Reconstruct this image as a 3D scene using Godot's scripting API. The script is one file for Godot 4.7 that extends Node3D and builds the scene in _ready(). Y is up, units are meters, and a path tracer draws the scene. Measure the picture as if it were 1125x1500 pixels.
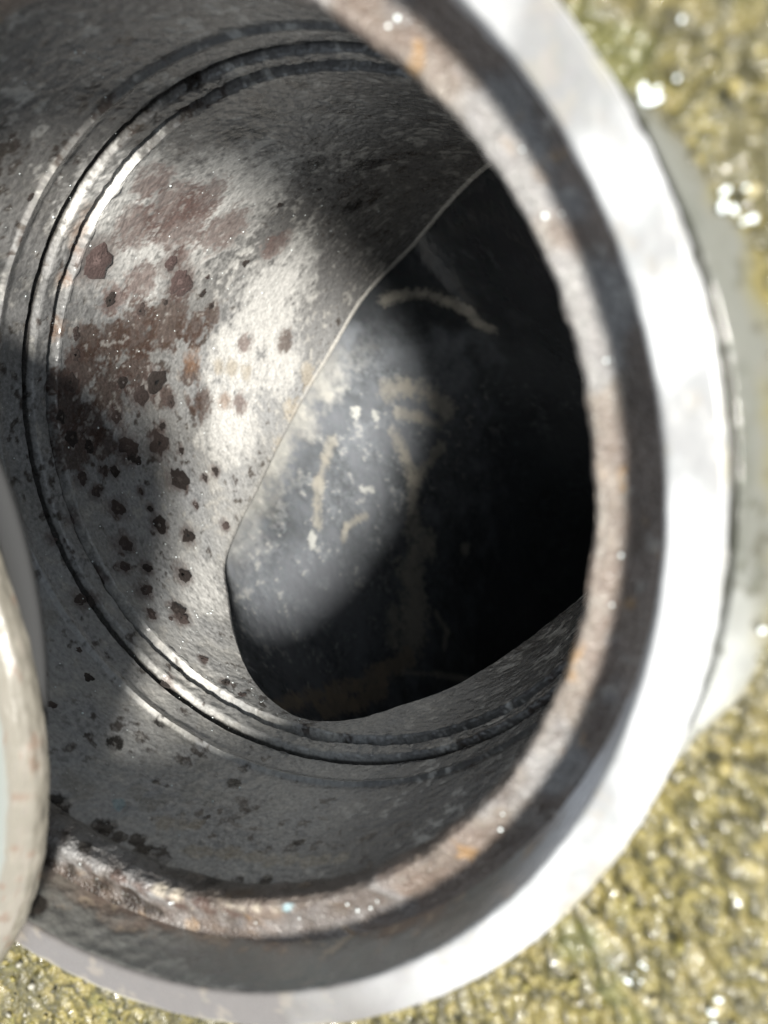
extends Node3D
# A wet drain inspection pipe seen from just above its mouth.
# Lengths inside the builders are in inner radii of the riser pipe (1 = 77 mm); K turns them into metres.
# pit(x, y, d): x to the right, y towards the bottom of the picture, d down into the pipe.

const K := 0.077
const OUTLET := Vector3(.433, .75, .5)
const LOOP_CENTRE := Vector3(.1, -.1, 1.9)
const NECK_R := .965
const NECK_D := .99
const LOOP := [-80.4, .97, 2.28, -70.3, .97, 1.81, -60, .97, 1.45, -42, .97, 1.28, -10, .96, 1.35, 20, .95, 1.5, 45.8, .95, 1.56, 58.2, .95, 1.42, 67.9, .95, 1.27, 77, .96, 1.2,
	83.8, .97, 1.12, 90.1, .97, 1.05, 97, .97, 1.03, 109.1, .97, 1.11, 120.9, .97, 1.27, 130.5, .97, 1.43, 138.9, .96, 1.56, 143.9, .94, 1.69,
	154.9, .88, 2.0, 173.2, .82, 2.39, 193.3, .78, 2.69, 215.2, .80, 2.89, 239.3, .84, 3.02, 259.1, .9, 2.79]
# old marks on the inner walls: place, radius, kind (0 lime, 1 brown, 2 pinkish, 3 beige, 4 rust, 5 blue, 6 black, 7 pale grey)
const STAINS := [
	-0.7,-0.65,1.31,0.301,0,
	-0.6,-0.74,1.5,0.227,0,
	-0.67,-0.69,1,0.125,0,
	-0.76,-0.45,2.12,0.237,0,
	-0.86,-0.18,1.98,0.183,0,
	-0.88,0.11,1.92,0.149,0,
	-0.83,-0.14,2.29,0.142,0,
	-0.68,0.68,1.36,0.116,0,
	-0.65,-0.7,1.25,0.107,2,
	-0.6,-0.74,1.37,0.082,2,
	-0.6,-0.75,1.1,0.063,2,
	-0.69,-0.66,1.37,0.111,2,
	-0.66,-0.67,1.59,0.103,2,
	-0.72,-0.63,1.16,0.079,2,
	-0.87,-0.4,1.19,0.055,2,
	-0.83,-0.47,1.29,0.069,2,
	-0.65,-0.64,1.95,0.071,2,
	-0.76,-0.56,1.45,0.04,2,
	-0.85,-0.24,2.01,0.04,2,
	-0.88,0.03,1.99,0.04,2,
	-0.88,-0.32,1.5,0.118,1,
	-0.9,-0.29,1.34,0.1,1,
	-0.92,-0.26,1.23,0.078,1,
	-0.87,-0.29,1.67,0.068,1,
	-0.95,-0.17,1.09,0.081,1,
	-0.95,-0.09,1.23,0.084,1,
	-0.96,-0.03,1.03,0.067,1,
	-0.93,-0.26,1.11,0.06,1,
	-0.93,-0.15,1.36,0.075,1,
	-0.96,0.12,1.03,0.07,1,
	-0.91,0.01,1.72,0.069,1,
	-0.91,-0.12,1.67,0.05,1,
	-0.96,0.03,1.12,0.069,1,
	-0.85,-0.35,1.75,0.05,1,
	-0.96,-0.13,1,0.048,1,
	-0.95,0.11,1.17,0.056,1,
	-0.93,-0.04,1.51,0.048,1,
	-0.81,-0.24,2.32,0.05,1,
	-0.79,-0.61,0.95,0.03,4,
	-0.83,-0.56,0.96,0.023,4,
	-0.74,-0.67,0.94,0.025,4,
	-0.9,-0.17,1.67,0.04,4,
	-0.89,0.01,1.89,0.03,4,
	-0.88,-0.47,0.96,0.026,4,
	-0.95,-0.31,0.98,0.032,4,
	-0.81,0.1,2.39,0.058,3,
	-0.82,0.28,2.25,0.057,3,
	-0.79,0.45,2.06,0.055,3,
	-0.75,0.6,1.87,0.053,3,
	-0.7,0.73,1.7,0.044,3,
	-0.8,-0.06,2.52,0.052,3,
	-0.88,-0.13,1.94,0.03,3,
	-0.87,-0.11,2.04,0.03,3,
	-0.89,-0.14,1.85,0.026,3,
	-0.06,-0.96,1.07,0.021,6,
	-0.07,-0.96,1.03,0.018,6,
	-0.1,-0.96,1.28,0.025,6,
	-0.03,-0.96,1.26,0.024,6,
	-0.05,-0.96,1.36,0.02,6,
	-0.24,-0.93,1.17,0.034,6,
	-0.35,-0.89,1.21,0.04,6,
	-0.3,-0.96,0.91,0.032,6,
	-0.32,-0.9,1.28,0.023,6,
	-0.33,-0.89,1.68,0.04,6,
	-0.2,-0.92,1.91,0.049,6,
	-0.4,-0.82,2.22,0.047,6,
	-0.47,0.88,0.57,0.019,6,
	-0.43,0.9,0.74,0.019,6,
	-0.07,1,0.37,0.016,3,
	-0.04,1,0.38,0.016,3,
	-0,1,0.39,0.018,3,
	0.04,1,0.4,0.016,3,
	0.09,1,0.4,0.016,3,
	0.14,0.99,0.4,0.016,3,
	0.19,0.98,0.41,0.016,3,
	0.24,0.97,0.41,0.016,3,
	0.28,0.96,0.42,0.015,3,
	0.33,0.95,0.42,0.015,3,
	-0.19,0.98,0.42,0.019,3,
	-0.15,0.99,0.44,0.017,3,
	-0.12,0.99,0.46,0.015,3,
	-0.27,0.96,0.45,0.026,7,
	-0.32,0.95,0.47,0.022,7,
	-0.25,0.97,0.49,0.022,7,
	-0.42,0.91,0.37,0.026,7,
	-0.46,0.89,0.37,0.022,7,
	-0.21,0.98,0.56,0.031,7,
	-0.14,0.99,0.57,0.027,7,
	-0.81,0.59,0.7,0.025,7,
	-0.35,0.93,0.74,0.034,7,
	-0.4,0.92,0.75,0.029,7,
	-0.24,0.97,0.68,0.023,7,
	-0.32,0.95,0.4,0.017,5,
	0.34,0.85,0.11,0.012,5,
	-0.3,0.95,0.31,0.021,6,
	-0.29,0.96,0.29,0.017,6,
	-0.14,0.99,0.31,0.025,6,
	-0.17,0.99,0.31,0.019,6,
	-0.25,0.97,0.31,0.013,6,
	-0.36,0.88,0.24,0.017,6,
	-0.21,0.98,0.33,0.013,6,
	-0.44,0.9,0.3,0.017,6,
	-0.41,0.91,0.29,0.015,6,
	-0.13,0.99,0.66,0.014,6,
	0.18,0.98,0.48,0.012,6,
	0.1,0.99,0.31,0.01,6,
	0.17,0.99,0.33,0.01,6,
	0.11,0.9,0.19,0.011,6,
	0.1,0.96,0.09,0.025,1,
	0.15,0.93,0.1,0.028,1,
	0.2,0.91,0.1,0.026,1,
	0.03,0.95,0.1,0.024,1,
	-0.03,0.95,0.1,0.022,1,
	-0.1,0.93,0.1,0.023,1,
	-0.17,0.91,0.1,0.023,1,
	-0.03,0.91,0.11,0.022,1,
	0.06,0.92,0.11,0.025,1,
	0.13,0.91,0.11,0.021,1,
	-0.09,0.9,0.11,0.019,1,
	-0.19,0.92,0.1,0.017,6,
	-0.24,0.9,0.1,0.018,6,
	-0.1,0.95,0.1,0.015,6,
	-0.28,0.89,0.1,0.016,6,
	-0.21,0.9,0.1,0.015,6,
	-0.15,0.93,0.1,0.015,6,
	-0.21,0.87,0.15,0.012,6,
	0.02,0.9,0.12,0.015,3,
	0.06,0.9,0.12,0.013,3,
	0.27,0.87,0.11,0.012,3,
	0.31,0.86,0.11,0.012,3,
	0.23,0.88,0.11,0.01,3,
	0.2,0.88,0.11,0.01,3,
	0.38,0.88,0.09,0.012,6,
	0.33,0.9,0.09,0.012,6,
	0.55,0.8,0.09,0.011,6,
	0.25,0.92,0.09,0.01,6,
	-0.27,0.96,0.05,0.016,6]
const TUBE_STAINS := [
	-0.57,0.05,3.01,-0.48,0.03,3.14,0.049,8,
	-0.48,0.03,3.14,-0.38,0.09,3.26,0.05,8,
	-0.38,0.09,3.26,-0.3,0.17,3.35,0.051,8,
	-0.5,0.17,3.08,-0.42,0.2,3.2,0.029,8,
	-0.42,0.2,3.2,-0.35,0.26,3.3,0.029,8,
	-0.51,0.3,3.03,-0.46,0.41,3.08,0.041,8,
	-0.46,0.41,3.08,-0.42,0.55,3.09,0.041,8,
	-0.42,0.55,3.09,-0.4,0.72,3.04,0.042,8,
	-0.32,0.39,3.31,-0.37,0.48,3.22,0.03,8,
	-0.37,0.48,3.22,-0.41,0.57,3.11,0.03,8,
	-0.38,0.81,3.01,-0.33,0.92,3.06,0.07,8,
	-0.33,0.92,3.06,-0.35,0.99,2.92,0.071,8,
	-0.35,0.99,2.92,-0.36,1.04,2.82,0.07,8,
	-0.34,1.08,2.83,-0.3,1.2,2.79,0.097,8,
	-0.3,1.2,2.79,-0.27,1.3,2.75,0.097,8,
	-0.27,1.3,2.75,-0.27,1.35,2.62,0.097,8,
	-0.35,1.2,2.59,-0.32,1.29,2.5,0.047,8,
	-0.66,0.14,2.81,-0.66,0.14,2.82,0.032,10,
	-0.6,0.16,2.93,-0.59,0.18,2.93,0.02,10,
	-0.64,0.69,2.23,-0.63,0.73,2.2,0.021,10,
	-0.58,0.55,2.71,-0.55,0.57,2.78,0.023,10,
	-0.17,1.02,3.35,-0.17,1.02,3.36,0.035,8,
	-0.71,0.28,2.61,-0.71,0.37,2.52,0.03,8,
	-0.71,0.37,2.52,-0.7,0.46,2.43,0.03,8,
	-0.7,0.46,2.43,-0.68,0.57,2.34,0.029,8,
	-0.68,0.57,2.34,-0.65,0.65,2.3,0.029,8,
	-0.57,0.76,2.43,-0.58,0.71,2.5,0.019,8,
	-0.58,0.71,2.5,-0.56,0.69,2.59,0.019,8,
	-0.56,0.69,2.59,-0.54,0.69,2.68,0.019,8,
	-0.32,1.07,1.25,-0.35,1.18,1.5,0.034,9,
	-0.35,1.18,1.5,-0.36,1.28,1.78,0.036,9,
	-0.36,1.28,1.78,-0.34,1.36,2.04,0.039,9,
	-0.34,1.36,2.04,-0.3,1.4,2.3,0.042,9,
	-0.3,1.4,2.3,-0.25,1.42,2.57,0.045,9,
	-0.32,1.27,1.62,-0.31,1.4,1.96,0.038,9,
	-0.31,1.4,1.96,-0.28,1.46,2.23,0.041,9,
	-0.58,-0.45,3.02,-0.49,-0.48,3.11,0.029,8,
	-0.49,-0.48,3.11,-0.4,-0.49,3.18,0.029,8,
	-0.4,-0.49,3.18,-0.28,-0.45,3.25,0.029,8,
	-0.28,-0.45,3.25,-0.17,-0.39,3.29,0.029,8,
	-0.17,-0.39,3.29,-0.12,-0.32,3.34,0.029,8,
	-0.12,-0.32,3.34,-0.05,-0.29,3.35,0.03,8,
	-0.22,1.31,2.95,-0.17,1.42,2.99,0.021,8,
	-0.17,1.42,2.99,-0.16,1.49,2.9,0.021,8,
	-0.25,1.46,2.46,-0.15,1.58,2.74,0.015,8,
	-0.15,1.58,2.74,-0.03,1.72,3.03,0.016,8]
# crusts of dirt that stand proud of the wall: place, radius
const CRUSTS := [
	-0.811,-0.521,1.05,0.06,
	-0.812,-0.475,1.494,0.055,
	-0.819,-0.457,1.527,0.043,
	-0.782,-0.535,1.409,0.042,
	-0.941,0.135,1.285,0.045,
	-0.936,0.162,1.298,0.03,
	-0.926,0.144,1.453,0.047,
	-0.883,0.299,1.511,0.044,
	-0.897,0.34,1.153,0.035,
	-0.843,0.439,1.314,0.033,
	-0.845,0.46,1.113,0.037,
	-0.736,0.62,1.295,0.036,
	-0.743,0.615,1.084,0.028,
	-0.664,0.701,1.15,0.029,
	-0.638,0.725,1.139,0.026,
	-0.799,0.506,1.433,0.028,
	-0.809,0.525,1.058,0.023,
	-0.786,0.554,1.155,0.023,
	-0.684,0.681,1.035,0.02,
	-0.526,0.851,0.894,0.021,
	-0.939,0.201,1.139,0.026,
	-0.962,0.063,1.03,0.028,
	-0.941,0.208,1.038,0.026,
	-0.931,-0.096,1.469,0.044,
	-0.942,-0.049,1.383,0.04,
	-0.93,0.081,1.491,0.019,
	-0.956,-0.124,1.039,0.034,
	-0.965,-0.011,0.995,0.025,
	-0.928,-0.009,1.551,0.025,
	-0.857,0.3,1.74,0.02,
	-0.838,0.403,1.551,0.019,
	-0.839,0.544,0.982,0.022,
	-0.814,0.581,0.843,0.027,
	-0.804,0.594,0.885,0.019,
	-0.925,0.264,1.081,0.023,
	-0.934,0.209,1.188,0.024,
	-0.941,0.337,0.956,0.025,
	-0.944,-0.107,1.294,0.027,
	-0.953,0.016,1.252,0.027,
	-0.956,0.109,1.1,0.023,
	-0.939,-0.215,1.058,0.022,
	-0.861,0.316,1.661,0.016,
	-0.776,0.519,1.669,0.02,
	-0.907,0.188,1.57,0.019,
	-0.901,0.304,1.289,0.018,
	-0.873,0.373,1.308,0.015,
	-0.497,0.828,1.056,0.017,
	-0.385,0.885,1.024,0.016,
	-0.924,0.382,0.854,0.019,
	-0.873,-0.397,1.172,0.026,
	-0.877,-0.365,1.336,0.024]

var broad: FastNoiseLite
var mid: FastNoiseLite
var fine: FastNoiseLite
var grit: FastNoiseLite
var cell: FastNoiseLite
var rng := RandomNumberGenerator.new()
var names := {}

func pit(v: Vector3) -> Vector3:
	return Vector3(v.x, -v.z, v.y) * K

func noise(seed_: int, freq: float, kind := FastNoiseLite.TYPE_SIMPLEX_SMOOTH, octaves := 4) -> FastNoiseLite:
	var n := FastNoiseLite.new()
	n.seed = seed_; n.frequency = freq; n.noise_type = kind
	n.fractal_type = FastNoiseLite.FRACTAL_FBM; n.fractal_octaves = octaves
	return n

func numbered(called: String) -> String:
	var k: int = names.get(called, 0)
	names[called] = k + 1
	return called if k == 0 else "%s_%03d" % [called, k]

func thing(called: String, label: String, category: String, at := Vector3.ZERO, group := "") -> Node3D:
	var o := Node3D.new()
	o.name = numbered(called); o.position = at
	add_child(o)
	tag(o, label, category, group)
	return o

func tag(o: Node, label: String, category: String, group := "") -> void:
	o.set_meta("label", label); o.set_meta("category", category)
	if group != "": o.set_meta("group", group)

func obj(called: String, mesh: Mesh, m: Material, parent: Node) -> MeshInstance3D:
	var o := MeshInstance3D.new()
	o.name = numbered(called) if parent == self else called
	o.mesh = mesh; o.material_override = m
	parent.add_child(o, true)
	return o

# A sheet of nu x nv points. closed: the u direction comes round to its start. flip: which side the normals face.
func sheet(nu: int, nv: int, pos: PackedVector3Array, col: PackedColorArray, closed: bool, flip: bool, relief := PackedFloat32Array()) -> ArrayMesh:
	var p := pos
	var nrm := normals(nu, nv, p, closed, flip)
	if relief.size() > 0:
		for k in p.size(): p[k] += nrm[k] * relief[k]
		nrm = normals(nu, nv, p, closed, flip)
	var idx := PackedInt32Array()
	var last := nu if closed else nu - 1
	for i in last:
		var i2 := (i + 1) % nu
		for j in nv - 1:
			var a := i * nv + j
			var b := i2 * nv + j
			if flip: idx.append_array([a, b, b + 1, a, b + 1, a + 1])
			else: idx.append_array([a, b + 1, b, a, a + 1, b + 1])
	var arr := []
	arr.resize(Mesh.ARRAY_MAX)
	arr[Mesh.ARRAY_VERTEX] = p; arr[Mesh.ARRAY_NORMAL] = nrm; arr[Mesh.ARRAY_INDEX] = idx
	if col.size() > 0: arr[Mesh.ARRAY_COLOR] = col
	var me := ArrayMesh.new()
	me.add_surface_from_arrays(Mesh.PRIMITIVE_TRIANGLES, arr)
	return me

func normals(nu: int, nv: int, p: PackedVector3Array, closed: bool, flip: bool) -> PackedVector3Array:
	var out := PackedVector3Array()
	out.resize(p.size())
	for i in nu:
		var ia := (i + nu - 1) % nu if closed else maxi(i - 1, 0)
		var ib := (i + 1) % nu if closed else mini(i + 1, nu - 1)
		for j in nv:
			var du := p[ib * nv + j] - p[ia * nv + j]
			var dv := p[i * nv + mini(j + 1, nv - 1)] - p[i * nv + maxi(j - 1, 0)]
			var n := du.cross(dv).normalized()
			out[i * nv + j] = -n if flip else n
	return out

func grain(seed_: int, freq: float, size := 512, lo := 0.0, octaves := 5, as_normal := false, kind := FastNoiseLite.TYPE_SIMPLEX_SMOOTH) -> NoiseTexture2D:
	var t := NoiseTexture2D.new()
	t.width = size; t.height = size; t.seamless = true; t.noise = noise(seed_, freq, kind, octaves)
	t.as_normal_map = as_normal
	if lo > 0.0:
		var g := Gradient.new()
		g.set_color(0, Color(lo, lo, lo)); g.set_color(1, Color.WHITE)
		t.color_ramp = g
	return t

func surface(rough: float, tile: float, relief: float, relief_tex: Texture2D, rough_tex: Texture2D, tint_tex: Texture2D = null) -> StandardMaterial3D:
	var m := StandardMaterial3D.new()
	m.vertex_color_use_as_albedo = true
	m.roughness = rough; m.roughness_texture = rough_tex
	m.uv1_triplanar = true; m.uv1_world_triplanar = true
	m.uv1_scale = Vector3.ONE / tile
	if tint_tex: m.albedo_texture = tint_tex
	m.heightmap_enabled = true; m.heightmap_texture = relief_tex; m.heightmap_scale = relief
	return m

func plain(c: Color, rough: float) -> StandardMaterial3D:
	var m := StandardMaterial3D.new()
	m.albedo_color = c.linear_to_srgb(); m.roughness = rough
	return m

# ---------------------------------------------------------------- shapes of the fitting
func loop(deg: float) -> Vector2:
	var n := LOOP.size() / 3
	var x := fposmod(deg + 80.4, 360.0) - 80.4
	var i := n - 1
	for k in n:
		if LOOP[k * 3] > x:
			i = k - 1
			break
	var q := []
	for s in [-1, 0, 1, 2]:
		var k := posmod(i + s, n)
		var turn := floori(float(i + s) / n) * 360.0
		q.append(Vector3(LOOP[k * 3] + turn, LOOP[k * 3 + 1], LOOP[k * 3 + 2]))
	var h: float = q[2].x - q[1].x
	var t: float = (x - q[1].x) / h
	var m1: Vector3 = (q[2] - q[0]) / (q[2].x - q[0].x) * h
	var m2: Vector3 = (q[3] - q[1]) / (q[3].x - q[1].x) * h
	var v: Vector3 = (2 * t * t * t - 3 * t * t + 1) * q[1] + (t * t * t - 2 * t * t + t) * m1 + (-2 * t * t * t + 3 * t * t) * q[2] + (t * t * t - t * t) * m2
	return Vector2(v.y, v.z)

func polar(a: float, r: float, d: float) -> Vector3:
	return Vector3(r * cos(a), r * sin(a), d)

func stain_mix(c: Color, p: Vector3, near: Array, warp: float) -> Color:
	for s in near:
		var dd: float = p.distance_to(s[0]) / s[1] if s.size() < 6 else p.distance_to(Geometry3D.get_closest_point_to_segment(p, s[5], s[6])) / s[7]
		if dd > 1.7: continue
		var f := clampf((1.0 + warp * .75 - dd) * s[3] + .5, 0, 1)
		c = c.lerp(s[2], f * s[4])
	return c

# colour, how hard its edge is, how much it covers
const LOOKS := [[Color(.80, .79, .76), 1.1, .9], [Color(.10, .065, .052), 3.0, .8], [Color(.20, .135, .12), 2.5, .75], [Color(.50, .44, .35), 1.6, .7],
	[Color(.27, .16, .10), 1.2, .65], [Color(.35, .50, .54), 5.0, .8], [Color(.022, .018, .015), 4.0, .92], [Color(.42, .41, .38), 2.5, .7], [Color(.33, .31, .265), .9, .6], [Color(.26, .215, .165), 1.3, .7], [Color(.50, .50, .47), 2.0, .7]]

# marks drawn out along a line: both ends, radius, kind
func streaks_from(list: Array) -> Array:
	var out := []
	for k in list.size() / 8:
		var a := Vector3(list[k * 8], list[k * 8 + 1], list[k * 8 + 2])
		var b := Vector3(list[k * 8 + 3], list[k * 8 + 4], list[k * 8 + 5])
		var look: Array = LOOKS[int(list[k * 8 + 7])]
		out.append([(a + b) / 2, float(list[k * 8 + 6]) + a.distance_to(b) / 2, look[0], look[1], look[2], a, b, float(list[k * 8 + 6])])
	return out

func stains_from(list: Array) -> Array:
	var out := []
	for k in list.size() / 5:
		var look: Array = LOOKS[int(list[k * 5 + 4])]
		out.append([Vector3(list[k * 5], list[k * 5 + 1], list[k * 5 + 2]), float(list[k * 5 + 3]) + .007, look[0], look[1], look[2]])
	return out

# stains close to the middle of each of a strip's blocks, so that every point looks at a few only
func near_stains(list: Array, centre: Vector3, reach: float) -> Array:
	var out := []
	for s in list:
		if centre.distance_to(s[0]) < reach + s[1] * 1.7: out.append(s)
	return out

func wall_colour(p: Vector3, near: Array) -> Color:
	var b := broad.get_noise_3dv(p)
	var m := mid.get_noise_3dv(p)
	var f := fine.get_noise_3dv(p)
	var c := Color(.50, .505, .51).lerp(Color(.31, .305, .295), clampf(.5 + b * 1.3 + m * .5, 0, 1))
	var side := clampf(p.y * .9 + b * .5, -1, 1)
	c = c.lerp(Color(.13, .12, .11), clampf(-side, 0, .7)).lerp(Color(.58, .57, .54), clampf(side, 0, .8) * clampf(.7 + m, 0, 1))  # shading put into the colour: upper wall darkened, lower wall paled
	c = c.lerp(Color(.10, .095, .09), smoothstep(.05, .5, p.x) * .9)  # right side darkened to paint the shadow it fades into
	c = c.lerp(Color(.56, .54, .50), clampf((m * .7 + f * .9 - .22) * 3.0, 0, .75))
	c = c.lerp(Color(.07, .055, .045), clampf((f * .8 - m * .5 + b * .3 - .27) * 5.0, 0, .85))
	var g := grit.get_noise_3dv(p)
	c = stain_mix(c, p, near, m * .6 + f * .9 + g * .5)
	c = c.lerp(Color(.66, .65, .62), clampf((f + m * .5 + g * .35 - .34) * 2.5, 0, .45))
	c = c.lerp(c * .5, clampf((-f - g * .4 - m * .4 - .36) * 2.5, 0, .6))
	var s := cell.get_noise_3dv(p)
	c = c.lerp(Color(.05, .04, .035), clampf((-.93 - s) * 8.0 + f * .6, 0, .5))
	return c

func wall_strip(nu: int, nv: int, where: Callable, stains: Array, rough: Callable, shade: Callable, flip: bool) -> ArrayMesh:
	var p := PackedVector3Array(); var c := PackedColorArray(); var h := PackedFloat32Array()
	p.resize(nu * nv); c.resize(nu * nv); h.resize(nu * nv)
	var blocks := 48
	var near := []
	var bu := -1
	for i in nu:
		var a := TAU * i / nu
		var b := i * blocks / nu
		if b != bu:
			bu = b
			near.clear()
			var at := TAU * (b + .5) / blocks
			var v0: Vector3 = where.call(at, 0.0)
			var v1: Vector3 = where.call(at, 1.0)
			var mm := 8
			for q in mm:
				var vc: Vector3 = where.call(at, (q + .5) / mm)
				near.append(near_stains(stains, vc, v0.distance_to(v1) / mm * .75 + .12))
		for j in nv:
			var t := float(j) / (nv - 1)
			var v: Vector3 = where.call(a, t)
			p[i * nv + j] = pit(v)
			c[i * nv + j] = shade.call(v, near[mini(int(t * 8), 7)], t)
			h[i * nv + j] = rough.call(v, t) * K
	return sheet(nu, nv, p, c, true, flip, h)

func along(profile: Array, t: float) -> Vector2:
	var n := profile.size() - 1
	var x := clampf(t * n, 0, n - .0001)
	var k := int(x)
	return profile[k].lerp(profile[k + 1], x - k)

# a lumpy disc of dirt: u across, on the plane y = 0
func crust_mesh(s: int, tall: float) -> ArrayMesh:
	var p := PackedVector3Array(); var none := PackedColorArray()
	var nu := 18; var rings := [0.0, .3, .55, .78, .93, 1.0]
	var up := [1.0, .95, .85, .62, .25, -.35]
	for i in nu:
		var a := TAU * i / nu
		var e := 1.0 + .55 * mid.get_noise_2d(cos(a) * .13 + s * 7.3, sin(a) * .13) + .35 * mid.get_noise_2d(cos(a) * .4 + s * 5.3, sin(a) * .4)
		for j in rings.size():
			var r: float = rings[j] * e
			p.append(Vector3(cos(a) * r, (up[j] + .5 * fine.get_noise_2d(cos(a) * r * .2 + s * 3.1, sin(a) * r * .2) * (1.0 if j < 5 else 0.0)) * tall, sin(a) * r))
	return sheet(nu, rings.size(), p, none, true, true)

func basis_on(n: Vector3, turn: float) -> Basis:
	var x := n.cross(Vector3(.31, .2, .93)).normalized()
	return Basis(x, n, x.cross(n)).rotated(n, turn)

func _ready():
	rng.seed = 7
	# ------------------------------------------------------------ camera, sky, sun
	var cam := Camera3D.new()
	cam.name = "camera"
	var right := Vector3(.93211, 0, .36217)
	var down := Vector3(.08528, .97188, -.21948)
	var ahead := Vector3(-.35199, .23547, .9059)
	var turn_to := func(v: Vector3): return Vector3(v.x, -v.z, v.y)
	cam.transform = Transform3D(Basis(turn_to.call(right), -turn_to.call(down), -turn_to.call(ahead)).orthonormalized(), pit(Vector3(1.0089, -.3115, -1.0506)))
	var lens := CameraAttributesPhysical.new()
	lens.frustum_focal_length = 18.016
	lens.frustum_focus_distance = .195
	lens.frustum_near = .005; lens.frustum_far = 60.0
	lens.exposure_aperture = 9.0
	cam.attributes = lens
	add_child(cam)
	cam.current = true
	print("fov ", cam.fov, " near ", cam.near)
	var env := Environment.new()
	var sm := ProceduralSkyMaterial.new()
	sm.sky_top_color = Color(.70, .74, .78); sm.sky_horizon_color = Color(.84, .85, .85); sm.sky_curve = .2
	sm.ground_horizon_color = Color(.55, .55, .52); sm.ground_bottom_color = Color(.3, .3, .28)
	sm.sky_energy_multiplier = .85
	var sky := Sky.new(); sky.sky_material = sm
	env.background_mode = Environment.BG_SKY; env.sky = sky
	env.tonemap_mode = Environment.TONE_MAPPER_LINEAR
	env.tonemap_exposure = 2.4
	env.sdfgi_enabled = true; env.ssao_enabled = true; env.ssil_enabled = true
	var we := WorldEnvironment.new(); we.name = "world_environment"; we.environment = env
	add_child(we)
	var sun := DirectionalLight3D.new()
	sun.name = "sun"
	sun.light_energy = 1.5; sun.light_angular_distance = 9.0; sun.light_color = Color(1, .985, .955); sun.shadow_enabled = true
	var ray := pit(Vector3(-.485, .065, 1)).normalized()
	sun.basis = Basis.looking_at(ray, Vector3(0, 0, -1))
	add_child(sun)

	# ------------------------------------------------------------ shared noises and materials
	broad = noise(3, 1.1); mid = noise(11, 5.0); fine = noise(23, 19.0); grit = noise(29, 48.0, FastNoiseLite.TYPE_SIMPLEX_SMOOTH, 3)
	cell = noise(31, 9.0, FastNoiseLite.TYPE_CELLULAR, 1); cell.fractal_type = FastNoiseLite.FRACTAL_NONE
	var t_fine := grain(5, .03, 512, 0.0, 5)
	var t_pits := grain(6, .06, 512, 0.0, 4)
	var t_rough := grain(8, .02, 512, .45, 4)
	var t_tint := grain(9, .05, 512, .72, 5)
	var wall_m := surface(.36, .035, .014, t_fine, t_rough, t_tint)
	var plastic_m := surface(.42, .04, .006, t_fine, t_rough)
	var crusty_m := surface(.5, .025, .05, t_pits, t_rough, t_tint)
	var tube_m := surface(.22, .05, .008, t_fine, t_rough)

	# ------------------------------------------------------------ the ground
	ground(t_pits, t_rough, t_tint)

	# ------------------------------------------------------------ the pipe and its fitting
	var stains := stains_from(STAINS)
	for k in CRUSTS.size() / 4:
		stains.append([Vector3(CRUSTS[k * 4], CRUSTS[k * 4 + 1], CRUSTS[k * 4 + 2]), CRUSTS[k * 4 + 3] * 1.45, Color(.15, .11, .10), 1.5, .65])
	var pipe := thing("drain_pipe", "open grey plastic drain pipe with a white rim, set in mossy concrete", "drain pipe")
	# riser: outer face, top face, bore
	var rp := [Vector2(1.079, .7), Vector2(1.079, .3), Vector2(1.079, .05), Vector2(1.079, .012), Vector2(1.076, .004), Vector2(1.071, 0), Vector2(1.06, 0), Vector2(1.05, 0), Vector2(1.04, 0), Vector2(1.03, 0), Vector2(1.02, 0), Vector2(1.01, 0), Vector2(1.005, .001), Vector2(1.001, .006)]
	for k in 18: rp.append(Vector2(1, .014 + k * .008))
	var rim_shade := func(v: Vector3, near: Array, _t: float) -> Color:
		var b := broad.get_noise_3dv(v * 1.6)
		var m := mid.get_noise_3dv(v)
		var f := fine.get_noise_3dv(v)
		var r := Vector2(v.x, v.y).length()
		var greyed := clampf((.86 - v.x) * 2.6 + b * .7, 0, 1)  # rim gets greyer towards the left
		var c := Color(0.34, 0.343, 0.347).lerp(Color(0.204, 0.207, 0.207), clampf(.3 + m * 2.0 + b, 0, 1)).lerp(Color(0.112, 0.105, 0.0986), greyed)
		c = c.lerp(Color(0.224, 0.197, 0.163), clampf((m * .6 + f * .8 - .30 + greyed * .12) * 3.0, 0, .35))
		if r > 1.066: c = c.lerp(Color(0.272, 0.252, 0.19), clampf(.35 + m * 1.6 - v.x * .5, 0, .7))
		if v.z > .008:
			c = Color(.40, .405, .41).lerp(Color(.24, .23, .21), clampf(.4 + b * 1.4, 0, 1))
			var low := clampf((v.z - .085) / .05 + m * 1.4 + f * .9, 0, 1)
			var ba := broad.get_noise_3d(v.x * 2.4, v.y * 2.4, 4.0)
			var az := rad_to_deg(atan2(v.y, v.x))
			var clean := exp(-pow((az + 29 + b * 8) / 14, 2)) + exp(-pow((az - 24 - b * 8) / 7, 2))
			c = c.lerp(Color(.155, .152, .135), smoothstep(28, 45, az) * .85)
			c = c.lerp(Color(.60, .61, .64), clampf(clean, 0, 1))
			c = c.lerp(Color(.19, .142, .112), clampf(low * (.7 + ba * 1.5) * (1.0 - clampf(clean, 0, 1) * .85), 0, .9))
			c = c.lerp(Color(.42, .34, .25), clampf((f - .25) * 4.0, 0, .5) * low)
			c = stain_mix(c, v, near, m * .6 + f * .8)
		return c
	obj("riser_pipe", wall_strip(720, 90, func(a, t): var q := along(rp, t); return polar(a, q.x, q.y), stains,
		func(v, _t): return fine.get_noise_3dv(v) * .0025 * (1.0 if v.z > .008 else .6), rim_shade, false), plastic_m, pipe)
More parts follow.
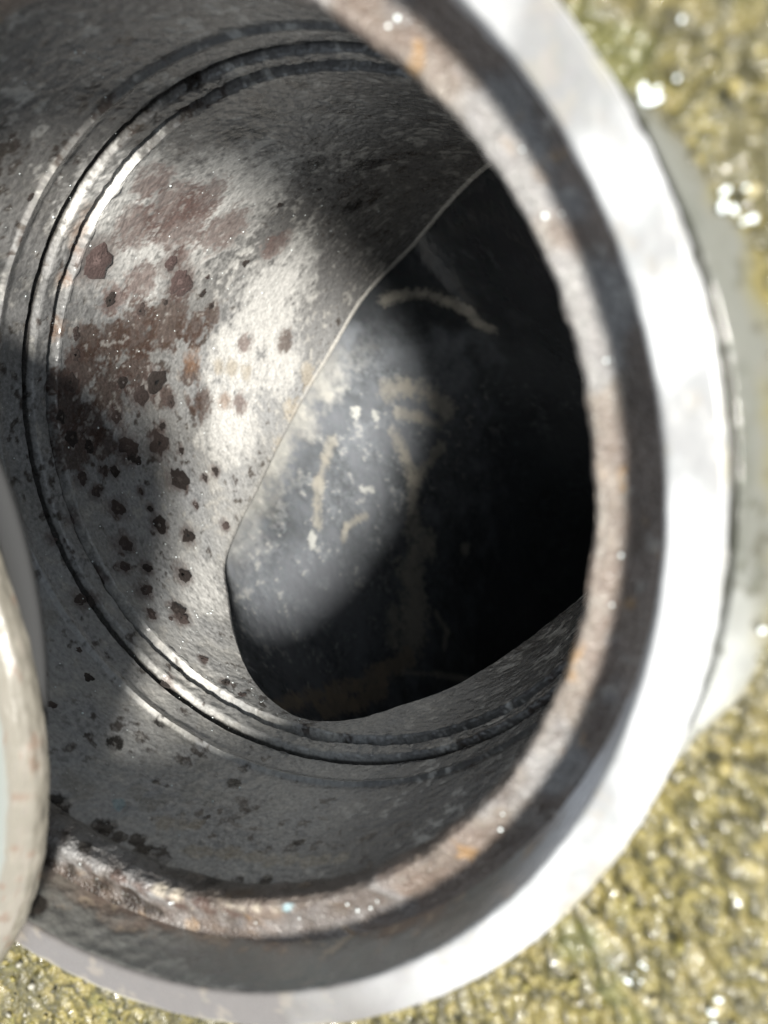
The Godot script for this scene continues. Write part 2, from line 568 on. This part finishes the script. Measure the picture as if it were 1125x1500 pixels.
	# the lip of crusted dirt and scale where the riser ends in the socket
	var lp := [Vector2(1.004, .138), Vector2(.985, .144), Vector2(.965, .143), Vector2(.94, .134), Vector2(.918, .125), Vector2(.904, .124), Vector2(.896, .136), Vector2(.896, .16), Vector2(.905, .2), Vector2(.94, .24), Vector2(.97, .265), Vector2(1.004, .285)]
	var lip_shade := func(v: Vector3, near: Array, t: float) -> Color:
		var b := broad.get_noise_3dv(v * 1.5)
		var m := mid.get_noise_3dv(v)
		var f := fine.get_noise_3dv(v)
		var c := Color(.19, .15, .125).lerp(Color(.07, .052, .041), clampf(.45 + b * 1.2 + m * .9, 0, 1))
		c = c.lerp(Color(.27, .235, .20), clampf(.85 - absf(t - .43) * 4.0 + m * 1.6 + b * 1.1, 0, .8))
		c = c.lerp(Color(.40, .37, .33), clampf((f + m * .4 - .36) * 5.0, 0, .55))
		c = c.lerp(Color(0.344, 0.205, 0.082), clampf((mid.get_noise_3dv(v * 1.7 + Vector3(5, 0, 0)) - .36) * 6.0, 0, .6))
		var worn := clampf((broad.get_noise_3dv(v * 2.2 + Vector3(3, 7, 0)) + m * .5 - .16) * 3.0, 0, .6)
		c = c.lerp(Color(.27, .275, .28), worn * clampf(1.3 - absf(t - .3) * 3.0, 0, 1))
		var az := rad_to_deg(atan2(v.y, v.x))
		var bare := smoothstep(80, 92, az) * smoothstep(200, 150, az)
		c = c.lerp(Color(0.295, 0.295, 0.295), bare * clampf(.95 - m * 1.5 - smoothstep(.5, .1, t) * .5, 0, .85))
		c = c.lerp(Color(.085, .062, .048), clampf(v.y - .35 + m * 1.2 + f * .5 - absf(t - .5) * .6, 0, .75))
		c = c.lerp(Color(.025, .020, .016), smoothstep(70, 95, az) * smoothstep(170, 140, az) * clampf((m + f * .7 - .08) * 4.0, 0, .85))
		if t > .66: c = c.lerp(Color(0.164, 0.156, 0.143), clampf((t - .66) * 6.0, 0, .85))
		return stain_mix(c, v, near, m * .6 + f * .8)
	obj("crusted_lip", wall_strip(900, 70, func(a, t):
			var q := along(lp, t)
			var w := 1.0 + .10 * sin(a * 2.0 + .7) + .5 * broad.get_noise_2d(cos(a) * 1.5, sin(a) * 1.5)
			return polar(a, 1.004 - (1.004 - q.x) * lerpf(1.0, w, .10), q.y), stains,
		func(v, t): return (mid.get_noise_3dv(v) * .006 + fine.get_noise_3dv(v) * .0055) * smoothstep(0, .15, t) * smoothstep(1, .9, t), lip_shade, false), crusty_m, pipe)
	# socket wall with its two joint grooves
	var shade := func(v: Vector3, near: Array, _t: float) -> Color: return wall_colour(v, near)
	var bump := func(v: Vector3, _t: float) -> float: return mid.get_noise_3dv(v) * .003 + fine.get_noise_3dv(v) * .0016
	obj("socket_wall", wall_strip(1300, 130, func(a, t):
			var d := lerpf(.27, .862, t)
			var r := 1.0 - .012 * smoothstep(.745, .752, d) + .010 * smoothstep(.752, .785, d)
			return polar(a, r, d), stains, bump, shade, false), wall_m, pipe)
	var gp := [Vector2(.998, .858), Vector2(.998, .862), Vector2(1.03, .864), Vector2(1.03, .888), Vector2(.992, .890), Vector2(.982, .893), Vector2(.979, .90), Vector2(.979, .925), Vector2(.979, .945), Vector2(.982, .950), Vector2(1.02, .954), Vector2(1.02, .974), Vector2(.972, .977), Vector2(.964, .982), Vector2(.964, .992)]
	obj("joint_ring", wall_strip(1300, 70, func(a, t): var q := along(gp, t); return polar(a, q.x, q.y), stains,
		func(v, _t): return mid.get_noise_3dv(v) * .005 + fine.get_noise_3dv(v) * .005, func(v, near, t):
			var c := wall_colour(v, near)
			return c.lerp(Color(.03, .026, .022), .8) if (t > .14 and t < .27) or (t > .70 and t < .80) else c, false), wall_m, pipe)
	# elbow: from the round neck to the slanting mouth of the outlet
	var elbow_at := func(a: float, t: float) -> Vector3:
		var l := loop(rad_to_deg(a))
		return polar(a, NECK_R + (l.x - NECK_R) * pow(t, 1.5), NECK_D + (l.y - NECK_D) * t)
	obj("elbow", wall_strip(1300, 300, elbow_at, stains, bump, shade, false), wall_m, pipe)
	var tube_at := func(a: float, s: float) -> Vector3:
		return LOOP_CENTRE + (elbow_at.call(a, 1.0) - LOOP_CENTRE) * 1.03 + OUTLET * s
	# the cut end of the elbow, rounded into the outlet
	obj("elbow_edge", wall_strip(1300, 10, func(a, t):
			var e: Vector3 = elbow_at.call(a, 1.0)
			return e.lerp(tube_at.call(a, .012), smoothstep(0, 1, t)) + OUTLET * (.022 * sin(PI * minf(t * 1.3, 1.0))), stains, bump, func(v, near, _t): return wall_colour(v, near).lerp(Color(.62, .60, .55), .2 + .5 * smoothstep(.15, -.1, v.y)), false), wall_m, pipe)  # paled to paint a bright highlight on the edge, strongest along the upper seam
	# outlet
	var tube_stains := streaks_from(TUBE_STAINS)
	var tube_shade := func(v: Vector3, near: Array, t: float) -> Color:
		var b := broad.get_noise_3dv(v * 1.3)
		var m := mid.get_noise_3dv(v)
		var f := fine.get_noise_3dv(v)
		var c := Color(.15, .16, .175).lerp(Color(.07, .075, .08), clampf(.4 + b * 1.2 + m * .8, 0, 1))
		var g := grit.get_noise_3dv(v)
		c = c.lerp(Color(.23, .245, .265), clampf((m + f * .5 + g * .3 + .1) * 1.0, 0, .65))
		c = c.lerp(Color(.028, .030, .032), clampf((v.x + .42 + m * .25) * 2.2, 0, .85) * .9)  # shade on the right side of the outlet, painted into its colour
		c = c.lerp(Color(.028, .030, .032), clampf((-v.y - .12 + m * .2) * 3.0, 0, .85))  # painted shade again, over the upper side
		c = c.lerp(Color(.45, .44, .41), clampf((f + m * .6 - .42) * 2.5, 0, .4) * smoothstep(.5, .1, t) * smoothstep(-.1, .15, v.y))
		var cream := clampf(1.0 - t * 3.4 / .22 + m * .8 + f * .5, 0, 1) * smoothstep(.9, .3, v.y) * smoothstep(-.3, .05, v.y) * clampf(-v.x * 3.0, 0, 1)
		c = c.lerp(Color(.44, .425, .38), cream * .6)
		return stain_mix(c, v, near, m * 1.2 + f * 1.0 + g * .7)
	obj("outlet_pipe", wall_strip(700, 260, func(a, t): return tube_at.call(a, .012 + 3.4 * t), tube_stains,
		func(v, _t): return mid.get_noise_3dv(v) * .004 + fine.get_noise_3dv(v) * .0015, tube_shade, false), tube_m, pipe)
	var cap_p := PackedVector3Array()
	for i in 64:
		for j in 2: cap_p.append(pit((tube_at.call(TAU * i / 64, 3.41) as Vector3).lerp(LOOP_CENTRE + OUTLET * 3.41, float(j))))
	obj("outlet_dark_cap", sheet(64, 2, cap_p, PackedColorArray(), true, false), plain(Color(.06, .06, .06), .5), pipe)  # flat dark cap, added to close the outlet in darkness

	# crusts of dirt on the wall, each one its own piece
	var crust_m: Array[StandardMaterial3D] = []
	for c in [Color(.098, .078, .072), Color(.062, .052, .048), Color(.13, .095, .09)]:
		var m := StandardMaterial3D.new()
		m.albedo_color = c.linear_to_srgb(); m.roughness = .24; m.roughness_texture = t_rough
		m.uv1_triplanar = true; m.uv1_world_triplanar = true; m.uv1_scale = Vector3.ONE * 60.0; m.albedo_texture = t_tint
		m.heightmap_enabled = true; m.heightmap_texture = t_fine; m.heightmap_scale = .015
		crust_m.append(m)
	var crust_shapes := []
	for s in 7: crust_shapes.append(crust_mesh(s, .12))
	for k in CRUSTS.size() / 4:
		var v := Vector3(CRUSTS[k * 4], CRUSTS[k * 4 + 1], CRUSTS[k * 4 + 2])
		crust(pipe, crust_shapes[k % 7], crust_m[2 if k < 4 else k % 2], v, CRUSTS[k * 4 + 3])
	for k in 36:
		var a := deg_to_rad(rng.randf_range(95, 250)); var t := rng.randf()
		var v: Vector3 = elbow_at.call(a, t * .5) if rng.randf() < .5 else polar(a, 1.0, lerpf(.3, .84, t))
		crust(pipe, crust_shapes[k % 7], crust_m[k % 2], v, rng.randf_range(.008, .02))

	lid(t_fine, t_rough, t_tint)
	mortar(t_fine, t_rough)
	drops(elbow_at)

func crust(parent: Node3D, shape: Mesh, m: Material, v: Vector3, r: float) -> void:
	var n := pit(Vector3(-v.x, -v.y, -.12 if v.z > 1.0 else 0.0)).normalized()
	var o := obj("dirt_crust", shape, m, parent)
	o.transform = Transform3D(basis_on(n, rng.randf() * TAU).scaled_local(Vector3(r * K * rng.randf_range(.8, 1.25), r * K * .8, r * K * rng.randf_range(.8, 1.2))), pit(v))

func ground(t_pits: Texture2D, t_rough: Texture2D, t_tint: Texture2D) -> void:
	var moss := noise(41, 3.2); var knob := noise(45, 8.0); var lump := noise(43, 26.0, FastNoiseLite.TYPE_SIMPLEX_SMOOTH, 4); var tiny := noise(47, 62.0, FastNoiseLite.TYPE_SIMPLEX_SMOOTH, 3)
	var nu := 1500; var radii := []
	var r := 1.05
	while r < 1.9:
		radii.append(r); r += .0068
	while r < 9.0:
		radii.append(r); r *= 1.012
	while r < 700.0:
		radii.append(r); r *= 1.3
	var nv := radii.size()
	var p := PackedVector3Array(); var c := PackedColorArray(); var h := PackedFloat32Array()
	for i in nu:
		var a := TAU * i / nu
		for j in nv:
			var rr: float = radii[j]
			var x: float = cos(a) * rr; var y: float = sin(a) * rr
			var m := moss.get_noise_2d(x, y); var l := lump.get_noise_2d(x, y); var f := tiny.get_noise_2d(x, y)
			p.append(pit(Vector3(x, y, .035 + .02 * smoothstep(1.3, 1.06, rr))))
			h.append((m * .02 + l * .011 + f * .006 + knob.get_noise_2d(x, y) * .013) * K if rr < 4.0 else 0.0)
			var k := Color(0.152, 0.123, 0.0304).lerp(Color(0.0988, 0.0851, 0.0213), clampf(.5 - m * 1.6, 0, 1))
			k = k.lerp(Color(0.258, 0.217, 0.0722), clampf((l * 1.2 + f * 1.2 - .02) * 2.6, 0, .9))
			k = k.lerp(Color(0.038, 0.0342, 0.0114), clampf((-l * 1.2 - f * 1.3 - .12) * 3.0, 0, .85))
			k = k.lerp(Color(0.213, 0.198, 0.144), clampf((f * .9 + moss.get_noise_2d(x + 9.0, y) * .8 - .30) * 3.0, 0, .6))
			var bare := clampf(-.05 + moss.get_noise_2d(x * .8 + 31.0, y * .8) * 1.5 + .5 * smoothstep(.1, -.6, y) * smoothstep(1.5, 1.1, rr) + knob.get_noise_2d(x, y) * .6, 0, .6)
			k = k.lerp(Color(.12, .108, .060).lerp(Color(.055, .052, .03), clampf(.5 + l * 2.0 + f, 0, 1)), bare)
			k = k.lerp(Color(.25, .205, .075), clampf((knob.get_noise_2d(x + 50.0, y) + l * .6 - .22) * 2.5, 0, .6))
			k = k.lerp(Color(0.122, 0.137, 0.0266), clampf((moss.get_noise_2d(x, y + 20.0) - .3) * 2.0, 0, .4))
			c.append(k)
	var m := surface(.55, .02, .03, t_pits, t_rough, t_tint)
	m.clearcoat_enabled = true; m.clearcoat = .18; m.clearcoat_roughness = .08
	var grains: Array[Transform3D] = []
	var tints := [Color(.20, .165, .06), Color(.27, .235, .13), Color(.09, .08, .03), Color(.24, .23, .19), Color(.05, .045, .025), Color(.15, .13, .035)]
	var stone := SphereMesh.new(); stone.radius = 1.0; stone.height = 2.0; stone.radial_segments = 7; stone.rings = 4
	for q in 5200:
		var s := (.0035 + .0095 * pow(rng.randf(), 3.0)) * K
		var a := rng.randf() * TAU; var rr := lerpf(1.085, 1.75, sqrt(rng.randf()))
		grains.append(Transform3D(Basis.from_euler(Vector3(rng.randf() * 6, rng.randf() * 6, rng.randf() * 6)) * Basis.from_scale(Vector3(s, s * rng.randf_range(.5, .9), s * rng.randf_range(.6, 1.2))), pit(polar(a, rr, .042 - .016 * rng.randf()))))
	var gm := MultiMesh.new(); gm.transform_format = MultiMesh.TRANSFORM_3D; gm.use_colors = true; gm.mesh = stone; gm.instance_count = grains.size()
	for q in grains.size():
		gm.set_instance_transform(q, grains[q]); gm.set_instance_color(q, tints[rng.randi() % 6])
	var grit_o := MultiMeshInstance3D.new()
	var gmat := StandardMaterial3D.new(); gmat.vertex_color_use_as_albedo = true; gmat.roughness = .45
	grit_o.name = "grit"; grit_o.multimesh = gm; grit_o.material_override = gmat
	add_child(grit_o)
	grit_o.set_meta("kind", "stuff")
	tag(grit_o, "loose sand grains and grit caught in the moss on the concrete", "grit")
	var o := obj("ground", sheet(nu, nv, p, c, true, true, h), m, self)
	o.set_meta("kind", "structure")
	tag(o, "wet mossy yellow green concrete around the pipe mouth", "ground")

func lid(t_fine: Texture2D, t_rough: Texture2D, t_tint: Texture2D) -> void:
	var at := Vector3(-1.12, .46, -.006)
	var t := thing("pipe_lid", "round pale plastic lid with a dirty beige edge lying across the rim", "lid", pit(at))
	var prof := [Vector2(0, -.012), Vector2(.5, -.012), Vector2(.9, -.004), Vector2(.99, 0), Vector2(1.012, -.006), Vector2(1.018, -.014), Vector2(1.018, -.03), Vector2(1.012, -.048), Vector2(.998, -.062), Vector2(.98, -.070), Vector2(.965, -.073), Vector2(.95, -.073), Vector2(.92, -.072), Vector2(.6, -.060), Vector2(.3, -.060), Vector2(0, -.060)]
	var p := PackedVector3Array(); var c := PackedColorArray()
	var nu := 400; var nv := 90
	for i in nu:
		var a := TAU * i / nu
		for j in nv:
			var q := along(prof, float(j) / (nv - 1))
			var v := polar(a, q.x, q.y)
			var m := mid.get_noise_3dv(v * 1.4); var f := fine.get_noise_3dv(v)
			v += polar(a, fine.get_noise_3dv(v * .7) * .006, 0) if q.x > .95 else Vector3.ZERO
			p.append(pit(v))
			var k := Color(0.168, 0.176, 0.16)
			k = k.lerp(Color(.142, .13, .108), smoothstep(.962 + m * .008, .974 + m * .008, q.x))
			k = k.lerp(Color(.19, .172, .142), clampf((m + f * .6 - .15) * 2.0, 0, .4) if q.x > .98 else 0.0)
			k = k.lerp(Color(0.125, 0.0858, 0.0624), clampf((f + m * .4 - .36) * 5.0, 0, .7) if q.x > .97 else 0.0)
			c.append(k)
	obj("lid_plate", sheet(nu, nv, p, c, true, true), surface(.5, .03, .004, t_fine, t_rough), t)
	# the raised ring and bar by which the lid is lifted
	var ring := TorusMesh.new(); ring.inner_radius = .46 * K; ring.outer_radius = .50 * K; ring.rings = 64; ring.ring_segments = 12
	var o := obj("raised_ring", ring, plain(Color(0.499, 0.523, 0.499), .5), t)
	o.position = pit(Vector3(0, 0, -.062))
	var bar := CapsuleMesh.new(); bar.radius = .05 * K; bar.height = .85 * K
	var b := obj("lifting_bar", bar, plain(Color(0.499, 0.523, 0.499), .5), t)
	b.rotation = Vector3(PI / 2, .5, 0); b.position = pit(Vector3(0, 0, -.07))
	var black_torus := TorusMesh.new(); black_torus.inner_radius = .90 * K; black_torus.outer_radius = .965 * K; black_torus.rings = 120; black_torus.ring_segments = 14
	var g := obj("black_ring", black_torus, plain(Color(.012, .012, .012), .85), t)  # black ring reaching past the upper edge of the lid
	g.scale = Vector3(1, .5, 1)
	g.position = pit(Vector3(.06, -.2, .0))

func mortar(t_fine: Texture2D, t_rough: Texture2D) -> void:
	# a smear of pale wet mortar against the rim, thick at the rim and feathered over the moss
	var nu := 260; var nv := 46
	var p := PackedVector3Array(); var c := PackedColorArray()
	for i in nu:
		var u := float(i) / (nu - 1)
		var a := deg_to_rad(lerpf(-37, 24, u))
		var ends := smoothstep(0, .12, u) * smoothstep(1, .74, u)
		var wide := (.035 + .062 * exp(-pow((u - .36) / .2, 2)) + .045 * exp(-pow((u - .68) / .17, 2))) * ends + .012 * broad.get_noise_2d(u * 6.0, 0) * ends
		for j in nv:
			var t := float(j) / (nv - 1)
			var r := 1.0775 + (wide + .004) * t
			var v := polar(a, r, 0)
			var d := lerpf(.008, .066, pow(t, 1.5)) + (1.0 - ends) * .04 + .006 * broad.get_noise_2dv(Vector2(v.x, v.y) * 3.0) + .003 * broad.get_noise_3dv(v * 4.0) * t + (.03 if j == nv - 1 else 0.0)
			if t < .12: d += .016 * sin(PI * t / .12)
			v.z = d
			p.append(pit(v))
			var m := mid.get_noise_3dv(v)
			var pale := clampf((u - .60) * 6.0 + m * .8, 0, 1) * smoothstep(1.0, .8, u)
			var k := Color(.105, .105, .09).lerp(Color(.32, .325, .31), pale)
			k = k.lerp(Color(.05, .052, .036), clampf(.6 - t * 1.8 - pale + m * .9, 0, .9))
			k = k.lerp(Color(.12, .10, .03), smoothstep(.35, .85, t + m * .5) * (1.0 - pale * .6))
			k = k.lerp(Color(.045, .043, .026), clampf((fine.get_noise_3dv(v) + t * .3 - .35) * 3.0, 0, .7))
			c.append(k)
	var m := surface(.24, .03, .008, t_fine, t_rough)
	m.clearcoat_enabled = true; m.clearcoat = .5; m.clearcoat_roughness = .06
	var o := obj("mortar_smear", sheet(nu, nv, p, c, false, true), m, self)
	tag(o, "pale wet mortar smeared along the outside of the white rim", "mortar")

func drops(elbow_at: Callable) -> void:
	# beads of water: on the concrete, and fine condensation on the walls
	var glassy := StandardMaterial3D.new()
	glassy.albedo_color = Color(.9, .93, .93); glassy.roughness = .02
	glassy.refraction_enabled = true; glassy.refraction_scale = .033
	var bead := SphereMesh.new(); bead.radius = 1.0; bead.height = 2.0; bead.radial_segments = 14; bead.rings = 8
	var list: Array[Transform3D] = []
	for k in 34:
		var a := deg_to_rad(rng.randf_range(-60, 125)); var r := rng.randf_range(1.10, 1.6)
		for q in rng.randi_range(1, 6):
			var s := (.0015 + .005 * pow(rng.randf(), 2.0)) * K
			list.append(Transform3D(Basis(Vector3.UP, rng.randf() * TAU) * Basis.from_scale(Vector3(s * rng.randf_range(.8, 2.0), s * .55, s)), pit(polar(a + rng.randf_range(-.022, .022), r + rng.randf_range(-.022, .022), .026 - .01 * rng.randf()))))
	for k in 45:
		var a := deg_to_rad(rng.randf_range(-70, 110)); var s := (.001 + .003 * pow(rng.randf(), 2.0)) * K
		list.append(Transform3D(Basis.from_scale(Vector3(s, s * .7, s)), pit(polar(a, rng.randf_range(.905, .95), .128))))
	for k in 600:
		var a := deg_to_rad(rng.randf_range(95, 250)); var t := rng.randf()
		var v: Vector3 = elbow_at.call(a, t * .75) if rng.randf() < .65 else polar(a, .997, lerpf(.3, .98, t))
		var s := (.0008 + .003 * pow(rng.randf(), 2.5)) * K
		list.append(Transform3D(basis_on(pit(Vector3(-v.x, -v.y, 0)).normalized(), 0).scaled_local(Vector3(s, s * .6, s)), pit(v)))
	var mm := MultiMesh.new()
	mm.transform_format = MultiMesh.TRANSFORM_3D; mm.mesh = bead; mm.instance_count = list.size()
	for k in list.size(): mm.set_instance_transform(k, list[k])
	var o := MultiMeshInstance3D.new()
	o.name = "water_beads"; o.multimesh = mm; o.material_override = glassy
	add_child(o)
	o.set_meta("kind", "stuff")
	tag(o, "fine beads of water on the wet walls and concrete", "water beads")
